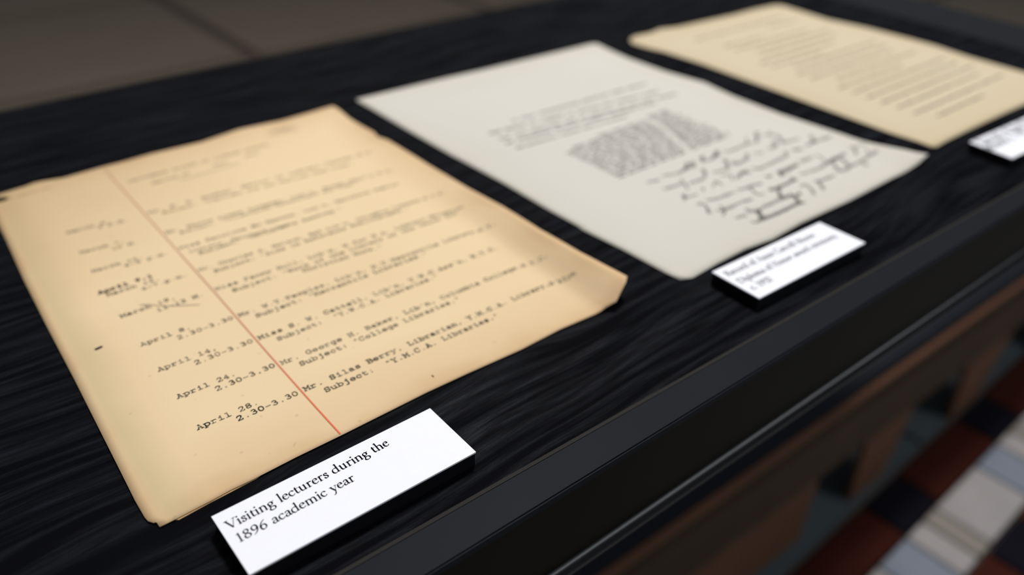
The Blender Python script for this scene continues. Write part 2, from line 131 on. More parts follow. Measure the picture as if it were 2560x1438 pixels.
grain = ramp(nt, fine, [(0.40, (0, 0, 0)), (0.66, (1, 1, 1))])
bandr = ramp(nt, band, [(0.40, (0.0, 0.0, 0.0)), (0.66, (1, 1, 1))])
both = math_(nt, 'MULTIPLY', grain, bandr)
nt.links.new(mixc(nt, both, (0.0030, 0.0032, 0.0044), (0.0088, 0.0102, 0.0150)), b.inputs['Base Color'])
nt.links.new(ramp(nt, both, [(0.0, (0.62,) * 3), (1.0, (0.40,) * 3)]), b.inputs['Roughness'])
nt.links.new(ramp(nt, bandr, [(0.0, (0.01,) * 3), (1.0, (0.06,) * 3)]), b.inputs['Specular IOR Level'])
bump(nt, b, math_(nt, 'ADD', math_(nt, 'MULTIPLY', fine, 0.8), math_(nt, 'MULTIPLY', band, 0.6)), 1.0, 0.0005)

def plain(name, col, rough=0.6, spec=0.5, var=0.12, scale=30, bmp=0.0):
    m, nt, b = new_mat(name, col, rough, spec)
    f = noise(nt, coords(nt, (1, 1, 1)), scale, 4)
    nt.links.new(mixc(nt, f, tuple(c * (1 - var) for c in col), tuple(min(1, c * (1 + var)) for c in col)), b.inputs['Base Color'])
    if bmp: bump(nt, b, f, 0.4, bmp)
    return m
m_trim = plain('black_lacquered_trim', (0.0125, 0.0140, 0.0175), 0.5, 0.035)
m_groove = plain('dusty_joint', (0.020, 0.018, 0.016), 0.8, 0.2)
m_face = plain('dark_front_board', (0.0058, 0.0050, 0.0036), 0.6, 0.10, 0.3, 14)
m_bead = plain('glossy_black_moulding', (0.006, 0.0075, 0.009), 0.30, 0.28)
m_foam = plain('black_foam_board', (0.0035, 0.0035, 0.006), 0.8, 0.15)
m_bench = plain('brown_bench_wood', (0.125, 0.062, 0.038), 0.75, 0.10, 0.25, 9)
m_rail = plain('dark_brown_rail_wood', (0.060, 0.041, 0.028), 0.75, 0.10, 0.25, 9)
m_seat = plain('navy_seat_cloth', (0.010, 0.012, 0.016), 0.75, 0.10)
m_maroon = plain('mahogany_red_tile', (0.038, 0.0065, 0.003), 0.75, 0.10)
m_black = plain('black_tile', (0.0025, 0.0025, 0.006), 0.75, 0.10)
m_pale = plain('pale_tile', (0.30, 0.28, 0.275), 0.6, 0.3)
m_bluet = plain('blue_grey_tile', (0.18, 0.20, 0.245), 0.6, 0.3)
m_tan = plain('tan_tile', (0.22, 0.20, 0.17), 0.6, 0.3)
m_shaded_floor = plain('cool_shaded_floor', (0.062, 0.074, 0.082), 0.75, 0.10)  # floor under the table, its cool dim light put into the colour
m_stone = plain('taupe_floor_stone', (0.18, 0.148, 0.112), 0.75, 0.15, 0.10, 3)
m_joint = plain('dark_floor_joint', (0.10, 0.075, 0.065), 0.8, 0.2)
m_metal = plain('black_case_leg', (0.01, 0.01, 0.012), 0.4, 0.5)

def paper_mat(name, base, edge, spots, blotch, tint=None):
    m, nt, b = new_mat(name, base, 0.85, 0.12)
    uv = nd(nt, 'ShaderNodeUVMap'); sp = nd(nt, 'ShaderNodeSeparateXYZ'); nt.links.new(uv.outputs[0], sp.inputs[0])
    u, v = sp.outputs['X'], sp.outputs['Y']
    wob = math_(nt, 'MULTIPLY', math_(nt, 'SUBTRACT', noise(nt, coords(nt, (1, 1, 1)), 22, 3), 0.5), 0.10)
    du = math_(nt, 'MINIMUM', u, math_(nt, 'SUBTRACT', 1.0, u)); dv = math_(nt, 'MINIMUM', v, math_(nt, 'SUBTRACT', 1.0, v))
    d = math_(nt, 'ADD', math_(nt, 'MINIMUM', du, dv), wob)
    ef = ramp(nt, d, [(0.0, (0.75,) * 3), (0.03, (0.34,) * 3), (0.13, (0, 0, 0))])
    col = mixc(nt, ef, base, edge)
    bl = ramp(nt, noise(nt, coords(nt, (1, 1, 1)), 9, 3), [(0.35, (0, 0, 0)), (0.75, (1, 1, 1))])
    col = mixc(nt, math_(nt, 'MULTIPLY', bl, blotch), col, edge)
    if tint:
        tf = ramp(nt, math_(nt, 'ADD', u, math_(nt, 'MULTIPLY', wob, 0.5)), [(0.0, (0, 0, 0)), (0.03, (1, 1, 1)), (0.085, (0, 0, 0))])
        col = mixc(nt, math_(nt, 'MULTIPLY', tf, 0.38), col, tint)
    sf = ramp(nt, noise(nt, coords(nt, (1, 1, 1)), 260, 1), [(0.74, (0, 0, 0)), (0.80, (1, 1, 1))])
    col = mixc(nt, math_(nt, 'MULTIPLY', sf, spots), col, (0.35, 0.2, 0.1))
    nt.links.new(col, b.inputs['Base Color'])
    fib = noise(nt, coords(nt, (1, 1, 1)), 700, 3)
    bump(nt, b, fib, 0.25, 0.00005)
    return m, nt, b, col
m_p1, nt, b, col = paper_mat('aged_tan_paper', (0.77, 0.60, 0.375), (0.57, 0.375, 0.20), 0.25, 0.18, (0.42, 0.38, 0.22))
# brown-grey smudge near the head of the page
c = nd(nt, 'ShaderNodeTexCoord'); ds = nd(nt, 'ShaderNodeVectorMath', operation='DISTANCE')
mp = nd(nt, 'ShaderNodeMapping'); mp.inputs['Scale'].default_value = (1, 2.0, 0); nt.links.new(c.outputs['Object'], mp.inputs[0])
nt.links.new(mp.outputs[0], ds.inputs[0]); ds.inputs[1].default_value = (0.165, 0.262 * 2.0, 0)
sd = math_(nt, 'ADD', ds.outputs['Value'], math_(nt, 'MULTIPLY', noise(nt, coords(nt, (1, 1, 1)), 120, 3), 0.012))
smf = ramp(nt, math_(nt, 'MULTIPLY', sd, 10), [(0.06, (1, 1, 1)), (0.20, (0, 0, 0))])
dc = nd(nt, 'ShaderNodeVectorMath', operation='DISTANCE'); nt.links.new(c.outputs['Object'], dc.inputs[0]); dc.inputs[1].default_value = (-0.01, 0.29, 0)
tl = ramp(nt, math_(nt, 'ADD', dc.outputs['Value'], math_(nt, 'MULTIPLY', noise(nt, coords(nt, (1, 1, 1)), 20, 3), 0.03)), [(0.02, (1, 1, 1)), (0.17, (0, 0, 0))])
col = mixc(nt, math_(nt, 'MULTIPLY', tl, 0.8), col, (0.45, 0.31, 0.165))  # darker toward top-left corner: aged toning plus light falloff put into the colour
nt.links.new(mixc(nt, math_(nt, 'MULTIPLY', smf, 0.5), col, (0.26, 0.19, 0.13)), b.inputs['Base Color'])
m_p2, *_ = paper_mat('off_white_paper', (0.60, 0.578, 0.520), (0.55, 0.52, 0.445), 0.08, 0.25)
m_p3, *_ = paper_mat('cream_paper', (0.57, 0.49, 0.355), (0.53, 0.43, 0.265), 0.10, 0.25)
m_p1b = plain('tan_under_sheet_paper', (0.66, 0.44, 0.22), 0.85, 0.1)
m_card = plain('white_card_stock', (0.86, 0.87, 0.92), 0.6, 0.25, 0.02, 400)
def ink(name, col, paper, fade, scale=500):
    m, nt, b = new_mat(name, col, 0.9, 0.1)
    f = ramp(nt, noise(nt, coords(nt, (1, 1, 1)), scale, 3), [(0.40, (0, 0, 0)), (0.75, (1, 1, 1))])
    nt.links.new(mixc(nt, math_(nt, 'MULTIPLY', f, fade), col, paper), b.inputs['Base Color'])
    return m
m_ink1 = ink('typewriter_ink', (0.095, 0.100, 0.080), (0.83, 0.655, 0.42), 0.55)
m_ink1b = ink('dark_overtyped_ink', (0.022, 0.022, 0.030), (0.5, 0.4, 0.25), 0.2)
m_rule = ink('red_rule_ink', (0.70, 0.17, 0.085), (0.80, 0.45, 0.26), 0.0)
nt = m_rule.node_tree; cy = nd(nt, 'ShaderNodeSeparateXYZ'); nt.links.new(coords(nt, (1, 1, 1)), cy.inputs[0])
nt.links.new(ramp(nt, math_(nt, 'MULTIPLY', cy.outputs['Y'], 4.0), [(0.02, (0.70, 0.17, 0.085)), (0.45, (0.50, 0.26, 0.17))]), nt.nodes['Principled BSDF'].inputs['Base Color'])
m_pencil = ink('faint_pencil', (0.30, 0.25, 0.19), (0.83, 0.655, 0.42), 0.5)
m_dot = ink('purple_ink', (0.018, 0.012, 0.03), (0.2, 0.1, 0.2), 0.1)
m_speck = ink('brown_speck', (0.20, 0.07, 0.03), (0.4, 0.2, 0.1), 0.2)
m_ink2 = ink('violet_grey_type', (0.10, 0.095, 0.12), (0.6, 0.58, 0.52), 0.35)
m_pen = ink('grey_blue_pen', (0.085, 0.092, 0.10), (0.5, 0.5, 0.48), 0.35)
m_ink3 = ink('pale_grey_type', (0.20, 0.185, 0.17), (0.66, 0.575, 0.42), 0.5)
m_print = ink('black_print', (0.006, 0.006, 0.018), (0.02, 0.02, 0.03), 0.1)

# ---------------------------------------------------------------- floor
FZ = -0.75
floor = tag(box('floor', -3.2, 7.2, -2.4, 6.6, FZ - 0.06, FZ - 0.012, m_joint), 'taupe stone floor with dark joints, behind and below the table', kind='structure')
tile_me = None
def tile(x0, x1, y0, y1, mat, name='floor_tile', g=0.0):
    return box(name, x0 + g, x1 - g, y0 + g, y1 - g, FZ - 0.012, FZ, mat, floor, 0.002)
for i in range(-2, 5):
    for j in range(-1, 5):
        tile(1.13 + 1.2 * (i - 1), 1.13 + 1.2 * i, 0.43 + 1.2 * j if j >= 0 else 0.085, 0.43 + 1.2 * (j + 1) if j >= 0 else 0.43, m_stone if j >= 0 else m_shaded_floor, g=0.028 if j >= 0 else 0.004)
x = -0.21
while x < 3.4:                                  # inlaid border running along the front of the table
    tile(x, x + 0.205, 0.011, 0.080, m_maroon, 'border_tile', 0.0015)
    tile(x + 0.205, x + 0.310, 0.011, 0.080, m_black, 'border_tile', 0.0015)
    xs = x + 0.065
    tile(xs, xs + 0.205, -0.165, -0.080, m_maroon, 'border_tile', 0.0015)
    tile(xs + 0.205, xs + 0.310, -0.165, -0.080, m_black, 'border_tile', 0.0015)
    tile(x - 0.02, x + 0.12, -0.078, 0.009, m_pale, 'border_tile', 0.0015)
    tile(x + 0.12, x + 0.20, -0.078, 0.009, m_bluet, 'border_tile', 0.0015)
    tile(x + 0.20, x + 0.25, -0.078, 0.009, m_pale, 'border_tile', 0.0015)
    tile(x + 0.25, x + 0.29, -0.078, 0.009, m_tan, 'border_tile', 0.0015)
    x += 0.31
for i in range(-1, 4):
    tile(1.13 + 1.2 * (i - 1), 1.13 + 1.2 * i, -1.35, -0.168, m_pale, g=0.004)

# ---------------------------------------------------------------- display table
def yin(x): return -0.0495 - 0.036 * (x - 0.056)
def yout(x): return -0.0659 - 0.0275 * (x - 0.0555)
def yback(x): return 0.413 + 0.031 * (x - 0.032)
XL = -0.55
def xr(y): return 0.770 + 0.185 * (y - 0.0434)
table = tag(empty('display_table', (0, 0, 0)), 'black stained wood display table with open grain and smooth edge trim, under all the papers', 'table')
tw = 0.014
xb = xr(-0.07)
xf = lambda d: xr(-0.07) - d
prism('table_top', [(XL, yin(XL)), (xr(-0.07) - 0.03, yin(xr(-0.07))), (xr(0.43) - 0.03, yback(0.78) - 0.0), (XL, yback(XL))], -0.022, 0.0, m_wood, table)
t = prism('front_trim', [(XL, yout(XL)), (xb, yout(xb)), (xb - 0.03, yin(xb) - 0.0008), (XL, yin(XL) - 0.0008)], -0.0035, 0.0004, m_trim, table, 0.0006)
prism('joint_line', [(XL, yin(XL) - 0.0010), (xb - 0.03, yin(xb) - 0.0010), (xb - 0.03, yin(xb) + 0.0004), (XL, yin(XL) + 0.0004)], -0.012, 0.00022, m_groove, table)
prism('side_trim', [(xb - 0.0292, yin(xb)), (xb + 0.050, yout(xb + 0.05)), (xr(0.44) + 0.050, yback(0.8) + 0.004), (xr(0.43) - 0.0292, yback(0.78))], -0.0035, 0.0004, m_trim, table, 0.0006)
def strip_face(name, dy, z0, z1_, th, mat, bevel=0.0):
    return prism(name, [(XL + .01, yout(XL) + dy), (xb - .01, yout(xb) + dy), (xb - .01, yout(xb) + dy + th), (XL + .01, yout(XL) + dy + th)], z0, z1_, mat, table, bevel)
strip_face('front_board', 0.0035, -0.046, -0.0036, 0.018, m_face)
# rounded moulding along the foot of the front board
N = 12; vs = []; fs = []
for xx in (XL + .01, xb - .01):
    for k in range(N):
        a = 2 * math.pi * k / N
        vs.append((xx, yout(xx) + 0.005 + 0.0045 * math.cos(a), -0.0495 + 0.0045 * math.sin(a)))
for k in range(N): fs.append((k, (k + 1) % N, N + (k + 1) % N, N + k))
fs.append(tuple(range(N))); fs.append(tuple(range(2 * N - 1, N - 1, -1)))
mk('moulding', vs, fs, m_bead, table, smooth=True)
prism('back_board', [(XL + .01, yback(XL) - 0.03), (xr(.4) - 0.01, yback(0.76) - 0.03), (xr(.4) - 0.01, yback(0.76) - 0.012), (XL + .01, yback(XL) - 0.012)], -0.08, -0.022, m_face, table)
for lx, ly in ((XL + 0.03, -0.03), (XL + 0.03, 0.34), (0.72, 0.36)):
    box('leg', lx, lx + 0.035, ly, ly + 0.035, FZ, -0.022, m_metal, table, 0.002)

# ---------------------------------------------------------------- low bench seen under the front edge
bench = tag(empty('low_bench', (0.9, 0.10, FZ)), 'low brown wooden bench with dark seat, seen below the front edge of the black table', 'bench')
bench.rotation_euler = (0, 0, -0.04)
def bx(name, x0, x1, y0, y1, z0, z1_, mat, bevel=0.003):
    return box(name, x0 - 0.9, x1 - 0.9, y0, y1, z0 - FZ, z1_ - FZ, mat, bench, bevel)
bx('seat', -0.4, 2.3, 0.004, 0.30, -0.483, -0.462, m_seat)
bx('seat_edge', -0.4, 2.3, -0.004, 0.004, -0.488, -0.474, m_bench)
bx('rail', -0.4, 2.3, 0.0, 0.02, -0.612, -0.515, m_rail)
bx('rail_block', -0.4, 2.3, 0.02, 0.04, -0.56, -0.485, m_seat)
bx('end_panel', -0.35, 0.79, 0.002, 0.022, FZ, -0.612, m_bench)
def leg(xt0, xt1, xb0, xb1):
    v = []
    for y in (0.0, 0.008):
        v += [(xb0 - .9, y, 0), (xb1 - .9, y, 0), (xt1 - .9, y, -0.612 - FZ), (xt0 - .9, y, -0.612 - FZ)]
    mk('leg', v, [(0, 1, 2, 3), (7, 6, 5, 4), (0, 4, 5, 1), (1, 5, 6, 2), (2, 6, 7, 3), (3, 7, 4, 0)], m_bench, bench)
leg(0.90, 1.03, 0.915, 1.01); leg(1.20, 1.36, 1.225, 1.315); leg(1.54, 1.70, 1.56, 1.66); leg(1.9, 2.06, 1.92, 2.02)

# ---------------------------------------------------------------- papers
def resample(P, ts):
    L = [0.0]
    for a, b_ in zip(P, P[1:]): L.append(L[-1] + math.dist(a, b_))
    out = []; k = 0
    for t in ts:
        s = t * L[-1]
        while k < len(L) - 2 and L[k + 1] < s: k += 1
        f = (s - L[k]) / max(1e-9, L[k + 1] - L[k]); f = max(0, min(1, f))
        out.append((P[k][0] + (P[k + 1][0] - P[k][0]) * f, P[k][1] + (P[k + 1][1] - P[k][1]) * f))
    return out
def stops(P, Q, n):
    """parameters that hit every outline point of both opposite edges, plus even filling"""
    s = set([0.0, 1.0])
    for R in (P, Q):
        L = [0.0]
        for a, b_ in zip(R, R[1:]): L.append(L[-1] + math.dist(a, b_))
        s |= {x / L[-1] for x in L}
    s |= {i / n for i in range(n + 1)}
    o = sorted(s); r = [o[0]]
    for x in o[1:]:
        if x - r[-1] > 1e-4: r.append(x)
    r[-1] = 1.0
    return r
def paper(name, D, zf, mat, thick, n, label):
    T, B, Lf, R = D['top'], D['bottom'], D['left'], D['right']
    us = stops(T, B, n); vs_ = stops(Lf, R, int(n * 1.3))
    t, b_, l, r = resample(T, us), resample(B, us), resample(Lf, vs_), resample(R, vs_)
    nu, nv = len(us), len(vs_); V = []; UV = []
    c00, c10, c01, c11 = T[0], T[-1], B[0], B[-1]
    for j, v in enumerate(vs_):
        for i, u in enumerate(us):
            p = [(1 - v) * t[i][k] + v * b_[i][k] + (1 - u) * l[j][k] + u * r[j][k]
                 - ((1 - u) * (1 - v) * c00[k] + u * (1 - v) * c10[k] + (1 - u) * v * c01[k] + u * v * c11[k]) for k in (0, 1)]
            V.append((p[0], p[1], zf(p[0], p[1]))); UV.append((u, 1 - v))
    off = len(V); V += [(x, y, z - thick) for x, y, z in V]; UV += UV
    F = []
    for j in range(nv - 1):
        for i in range(nu - 1):
            a = j * nu + i
            F.append((a, a + nu, a + nu + 1, a + 1)); F.append((off + a, off + a + 1, off + a + nu + 1, off + a + nu))
    for i in range(nu - 1):
        a = i; F.append((a, a + 1, off + a + 1, off + a)); a = (nv - 1) * nu + i; F.append((a + 1, a, off + a, off + a + 1))
    for j in range(nv - 1):
        a = j * nu; F.append((a + nu, a, off + a, off + a + nu)); a = j * nu + nu - 1; F.append((a, a + nu, off + a + nu, off + a))
    root = empty(name, (0, 0, 0))
    mk('sheet', V, F, mat, root, smooth=True, uvs=UV)
    return root
# ---------------------------------------------------------------- lettering
class Ink:
    def __init__(s, zf, lift): s.v = []; s.f = []; s.zf = zf; s.lift = lift
    def pt(s, x, y): s.v.append((x, y, s.zf(x, y) + s.lift)); return len(s.v) - 1
    def ribbon(s, P, w):
        vv = []
        for i, (x, y) in enumerate(P):
            a, b_ = P[max(0, i - 1)], P[min(len(P) - 1, i + 1)]; L = math.dist(a, b_); nx, ny = -(b_[1] - a[1]) / L * w / 2, (b_[0] - a[0]) / L * w / 2
            vv.append((s.pt(x + nx, y + ny), s.pt(x - nx, y - ny)))
        for p, q in zip(vv, vv[1:]): s.f.append((p[0], p[1], q[1], q[0]))
    def stroke(s, P, w):
        """P in metres; w(dx, dy) -> width"""
        for (x0, y0), (x1, y1) in zip(P, P[1:]):
            dx, dy = x1 - x0, y1 - y0; L = math.hypot(dx, dy)
            if L < 1e-9: continue
            h = w(dx / L, dy / L) / 2; nx, ny = -dy / L * h, dx / L * h
            a = [s.pt(x0 + nx, y0 + ny), s.pt(x0 - nx, y0 - ny), s.pt(x1 - nx, y1 - ny), s.pt(x1 + nx, y1 + ny)]
            s.f.append(tuple(a))
            s.disc(x0, y0, h * 0.98, 6); last = (x1, y1, h * 0.98)
            s.disc(*last, 6)
    def disc(s, x, y, r, n=10):
        s.f.append(tuple(s.pt(x + r * math.cos(2 * math.pi * k / n), y + r * math.sin(2 * math.pi * k / n)) for k in range(n)))
    def build(s, name, mat, parent): return mk(name, s.v, s.f, mat, parent)
def smooth(P, n=4):
    if len(P) < 3: return P
    Q = [P[0]] + list(P) + [P[-1]]; out = []
    for i in range(1, len(Q) - 2):
        p0, p1, p2, p3 = Q[i - 1:i + 3]
        for k in range(n):
            t = k / n
            out.append(tuple(0.5 * (2 * p1[c] + (p2[c] - p0[c]) * t + (2 * p0[c] - 5 * p1[c] + 4 * p2[c] - p3[c]) * t * t + (3 * p1[c] - p0[c] - 3 * p2[c] + p3[c]) * t ** 3) for c in (0, 1)))
    out.append(P[-1]); return out
def parse(s):
    out = []
    for st in s.split(';'):
        m = st[0]
        out.append((m, [tuple(float(q) for q in p.split(',')) for p in st[1:].split()]))
    return out
TYPE = {k: parse(v) for k, v in {
 'A': '-1,0 3,6 5,0;-0,0 2,0;-4,0 6,0;-1.7,2 4.3,2;-2,6 3,6',
 'B': '-1.4,0 1.4,6;-.4,6 3.6,6;~3.6,6 4.9,5.4 4.9,3.8 3.6,3.2;-1.4,3.2 3.8,3.2;~3.8,3.2 5.4,2.6 5.4,.7 3.8,0;-3.8,0 .4,0',
 'C': '~5.2,4.4 4.4,5.8 3,6.1 1.4,5.4 .6,3.6 .7,1.8 1.8,.3 3.6,0 5.4,1.2;-5.2,4.2 5.2,6',
 'D': '-1.4,0 1.4,6;-.4,6 3.2,6;~3.2,6 5,5 5.5,3 5,1 3.2,0;-3.2,0 .4,0',
 'E': '-1.4,0 1.4,6;-.4,6 5.2,6 5.2,4.6;-.4,0 5.4,0 5.4,1.6;-1.4,3.1 3.7,3.1;-3.7,2.3 3.7,3.9',
 'F': '-1.4,0 1.4,6;-.4,6 5.4,6 5.4,4.6;-.4,0 2.8,0;-1.4,3.1 3.7,3.1;-3.7,2.3 3.7,3.9',
 'G': '~5.2,4.4 4.4,5.8 3,6.1 1.4,5.4 .6,3.6 .7,1.8 1.8,.3 3.6,0 5.2,.8;-5.2,.6 5.2,2.6;-3.4,2.6 6,2.6',
 'H': '-1.2,0 1.2,6;-4.8,0 4.8,6;-1.2,3 4.8,3;-.3,0 2.2,0;-.3,6 2.2,6;-3.8,0 5.7,0;-3.8,6 5.7,6',
 'I': '-3,0 3,6;-1,0 5,0;-1,6 5,6', 'J': '~4,6 4,1.4 3,.1 1.4,.2 .7,1.8;-2.4,6 5.6,6',
 'K': '-1.3,0 1.3,6;-.4,0 2.3,0;-.4,6 2.3,6;-1.3,2.4 4.9,6;-2.4,3.2 5,0;-4,0 6,0;-4,6 5.7,6',
 'L': '-1.8,0 1.8,6;-.6,6 3,6;-.6,0 5.4,0 5.4,2', 'M': '-1,0 1,6 3,2.4 5,6 5,0;-0,0 1.9,0;-4.1,0 6,0;-0,6 1,6;-5,6 6,6',
 'N': '-1.1,0 1.1,6 4.8,0 4.8,6;-.2,0 2.1,0;-3.8,6 5.8,6;-.2,6 1.1,6', 'O': '~3,0 1.2,.9 .5,3 1.2,5.1 3,6 4.8,5.1 5.5,3 4.8,.9 3,0',
 'P': '-1.4,0 1.4,6;-.4,6 3.8,6;~3.8,6 5.3,5.2 5.3,3.5 3.8,2.8;-3.8,2.8 1.4,2.8;-.4,0 3,0',
 'R': '-1.4,0 1.4,6;-.4,6 3.6,6;~3.6,6 5,5.3 5,3.7 3.6,3;-3.6,3 1.4,3;-.4,0 2.5,0;-3.2,3 5,0 5.9,0',
 'S': '~4.9,4.5 4.3,5.8 3,6.1 1.5,5.7 1,4.5 1.8,3.4 4,2.7 5,1.7 4.4,.4 3,0 1.5,.4 .9,1.6;-5,4.3 5,6;-.9,0 .9,1.8',
 'T': '-3,0 3,6;-1.7,0 4.3,0;-.6,4.4 .6,6 5.4,6 5.4,4.4', 'U': '~1.1,6 1.1,1.8 1.8,.3 3,0 4.2,.3 4.9,1.8 4.9,6;-.2,6 2.1,6;-3.9,6 5.8,6',
 'V': '-.9,6 3,0 5.1,6;-0,6 2,6;-4,6 6,6', 'W': '-.8,6 1.6,0 3,4 4.4,0 5.2,6;-0,6 1.8,6;-4.2,6 6,6', 'Y': '-.9,6 3,2.8 5.1,6;-3,2.8 3,0;-0,6 1.9,6;-4.1,6 6,6;-1.8,0 4.2,0',
 'a': '~1,3.4 2,4.1 3.6,4 4.2,3.1 4.2,.2 5.4,.1;~4.2,2.3 2,2.3 .8,1.2 1.4,.1 2.8,0 4.2,.9',
 'b': '-1.3,0 1.3,6;-.3,6 1.3,6;~1.3,3 2.2,4 3.8,4 5.2,2.9 5.2,1.1 3.8,0 2.2,0 1.3,1;-.3,0 1.3,0',
 'c': '~4.8,2.9 3.8,4 2.2,4 .9,2.9 .9,1.1 2.2,0 3.8,0 5,.9;-4.8,2.6 4.8,4', 'd': '-4.7,0 4.7,6;-3.4,6 4.7,6;~4.7,3 3.8,4 2.2,4 .8,2.9 .8,1.1 2.2,0 3.8,0 4.7,1;-4.7,0 5.8,0',
 'e': '~.9,2.1 5,2.1 4.8,3.2 3.6,4.1 2.2,4 .9,2.8 .9,1.2 2.2,0 3.8,0 5,.8', 'f': '~4.9,5.8 3.6,6.1 2.5,5.4 2.5,0;-1,4 4.4,4;-1,0 4.2,0',
 'g': '~4.6,3 3.8,4 2.2,4 .8,2.9 .8,1.3 2.2,.3 3.8,.4 4.6,1.2;~4.6,4 4.6,-.8 3.8,-1.9 1.6,-1.9;-4.6,4 5.8,4',
 'h': '-1.3,0 1.3,6;-.3,6 1.3,6;~1.3,3 2.4,4 3.8,4 4.7,3 4.7,0;-.3,0 2.3,0;-3.8,0 5.7,0', 'i': '-3,0 3,4;-1.3,4 3,4;-1,0 5,0;o3,5.6',
 'j': '~3.8,4 3.8,-.8 3,-1.9 1.2,-1.9;-2,4 3.8,4;o3.8,5.6', 'k': '-1.4,0 1.4,6;-.4,6 1.4,6;-.4,0 2.3,0;-1.4,1.6 4.6,4;-2.6,2.4 4.8,0 5.6,0;-3.6,4 5.4,4',
 'l': '-3,0 3,6;-1.3,6 3,6;-1,0 5,0', 'm': '-.7,0 .7,4;~.7,3.3 1.6,4.1 2.7,3.9 3,3 3,0;~3,3.2 4,4.1 5,3.9 5.4,3 5.4,0;-0,4 .7,4;-0,0 1.5,0;-2.5,0 3.8,0;-4.9,0 6.1,0',
 'n': '-1.2,0 1.2,4;-.2,4 1.2,4;~1.2,3 2.4,4 3.8,4 4.7,3 4.7,0;-.3,0 2.2,0;-3.8,0 5.7,0', 'o': '~3,0 1.4,.6 .8,2 1.4,3.4 3,4.1 4.6,3.4 5.2,2 4.6,.6 3,0',
 'p': '-1.3,-1.9 1.3,4;-.2,4 1.3,4;~1.3,3 2.2,4 3.8,4 5.2,2.9 5.2,1.1 3.8,0 2.2,0 1.3,1;-.2,-1.9 2.6,-1.9', 'r': '-1.8,0 1.8,4;-.6,4 1.8,4;~1.8,2.8 3,3.9 4.2,4.1 5.2,3.5;-.5,0 3.8,0',
 's': '~4.5,3.1 3.8,4 2.2,4.1 1.3,3.2 2,2.4 4,1.8 4.8,.9 4,.1 2.2,0 1.2,.8;-4.6,3 4.6,4;-1.1,0 1.1,1', 't': '~2.2,5.6 2.2,1 3,.1 4.2,.1 5.2,.7;-.9,4 4.8,4',
 'u': '~1.2,4 1.2,1 2.2,0 3.6,0 4.7,1;-.1,4 1.2,4;-4.7,4 4.7,0 5.8,0;-3.5,4 4.7,4', 'v': '-.9,4 3,0 5.1,4;-0,4 2,4;-4,4 6,4', 'w': '-.8,4 1.8,0 3,3 4.2,0 5.2,4;-0,4 1.8,4;-4.2,4 6,4',
 'x': '-.9,4 5,0;-5,4 .9,0;-.2,0 2,0;-4,0 5.8,0;-.2,4 1.8,4;-4.2,4 5.8,4', 'y': '-.9,4 3,0;-5.1,4 2,-1.9 .6,-1.9;-0,4 2,4;-4,4 6,4', 'z': '-1.2,3 1.2,4 4.6,4 1.2,0 4.8,0 4.8,1.2',
 'q': '-4.6,-1.9 4.6,4;~4.6,3 3.8,4 2.2,4 .8,2.9 .8,1.1 2.2,0 3.8,0 4.6,1;-3.4,-1.9 5.8,-1.9;-4.6,4 5.6,4',
 '0': '~3,0 1.5,.8 .9,3 1.5,5.2 3,6 4.5,5.2 5.1,3 4.5,.8 3,0', '1': '-1.6,5 3,6 3,0;-1,0 5,0', '2': '~1,4.6 1.6,5.7 3,6.1 4.5,5.5 4.7,4.2 3.6,2.6 1,.1;-1,0 5,0 5,1',
 '3': '~1.2,5.3 2.4,6.1 4,5.8 4.5,4.6 3.8,3.4 2.6,3.2;~2.6,3.2 4.3,2.9 5,1.6 4.2,.3 2.6,0 1,.8', '4': '-4,0 4,6 .8,1.8 5.2,1.8;-2.8,0 5,0',
 '5': '-4.6,6 1.5,6 1.3,3.4;~1.3,3.4 3,3.9 4.6,3.2 5,1.8 4.3,.4 2.6,0 1,.7', '6': '~4.8,5.8 3,5.6 1.5,4 1.1,1.8 2,.2 3.4,0 4.8,.8 4.9,2.4 3.8,3.5 2.2,3.3 1.2,2',
 '7': '-1,5 1,6 5,6 2.8,0', '8': '~3,3.2 1.4,4 1.4,5.4 3,6.1 4.6,5.4 4.6,4 3,3.2 1.1,2.2 1.1,.7 3,0 4.9,.7 4.9,2.2 3,3.2', '9': '~1.2,.2 3,.4 4.5,2 4.9,4.2 4,5.8 2.6,6 1.2,5.2 1.1,3.6 2.2,2.5 3.8,2.7 4.8,4',
 '.': 'o3,.35', ',': 'o3,.4;-3.1,.3 2.4,-1.2', ':': 'o3,.35;o3,3.4', '"': '-2.2,6 2.2,4.3;-3.8,6 3.8,4.3', "'": '-3,6 3,4.3', '-': '-1,2.4 5,2.4'}.items()}
def typed(name, text, base, zf, mat, parent, wt=1.0, sw=0.98, lift=0.00012, jitter=0.06, hs=1.0):
    """monospaced typewriter line from point a to point b_ on the paper"""
    nseg = len(base) - 1; L = sum(math.dist(p, q) for p, q in zip(base, base[1:]))
    cell = L / len(text); kv = min(cell / 6.5, 0.00042) * hs; ik = Ink(zf, lift)
    for n, ch in enumerate(text):
        if ch == ' ' or ch not in TYPE: continue
        jx, jy = random.gauss(0, jitter), random.gauss(0, jitter); hw = wt * random.uniform(0.85, 1.15)
        def put(p):
            t = (n + (p[0] + 0.25 + jx) / 6.5) / len(text) * nseg; i = max(0, min(nseg - 1, int(t))); f = t - i
            A_, B_ = base[i], base[i + 1]; l = math.dist(A_, B_); ux, uy = (B_[0] - A_[0]) / l, (B_[1] - A_[1]) / l; Y = (p[1] + jy) * kv
            return (A_[0] + ux * l * f - uy * Y, A_[1] + uy * l * f + ux * Y)
        for m, P in TYPE[ch]:
            if m == 'o': q = put(P[0]); ik.disc(q[0], q[1], kv * sw * 0.85 * hw, 8); continue
            if m == '~': P = smooth(P, 2)
            ik.stroke([put(p) for p in P], lambda dx, dy: kv * sw * hw)
    return ik.build(name, mat, parent)
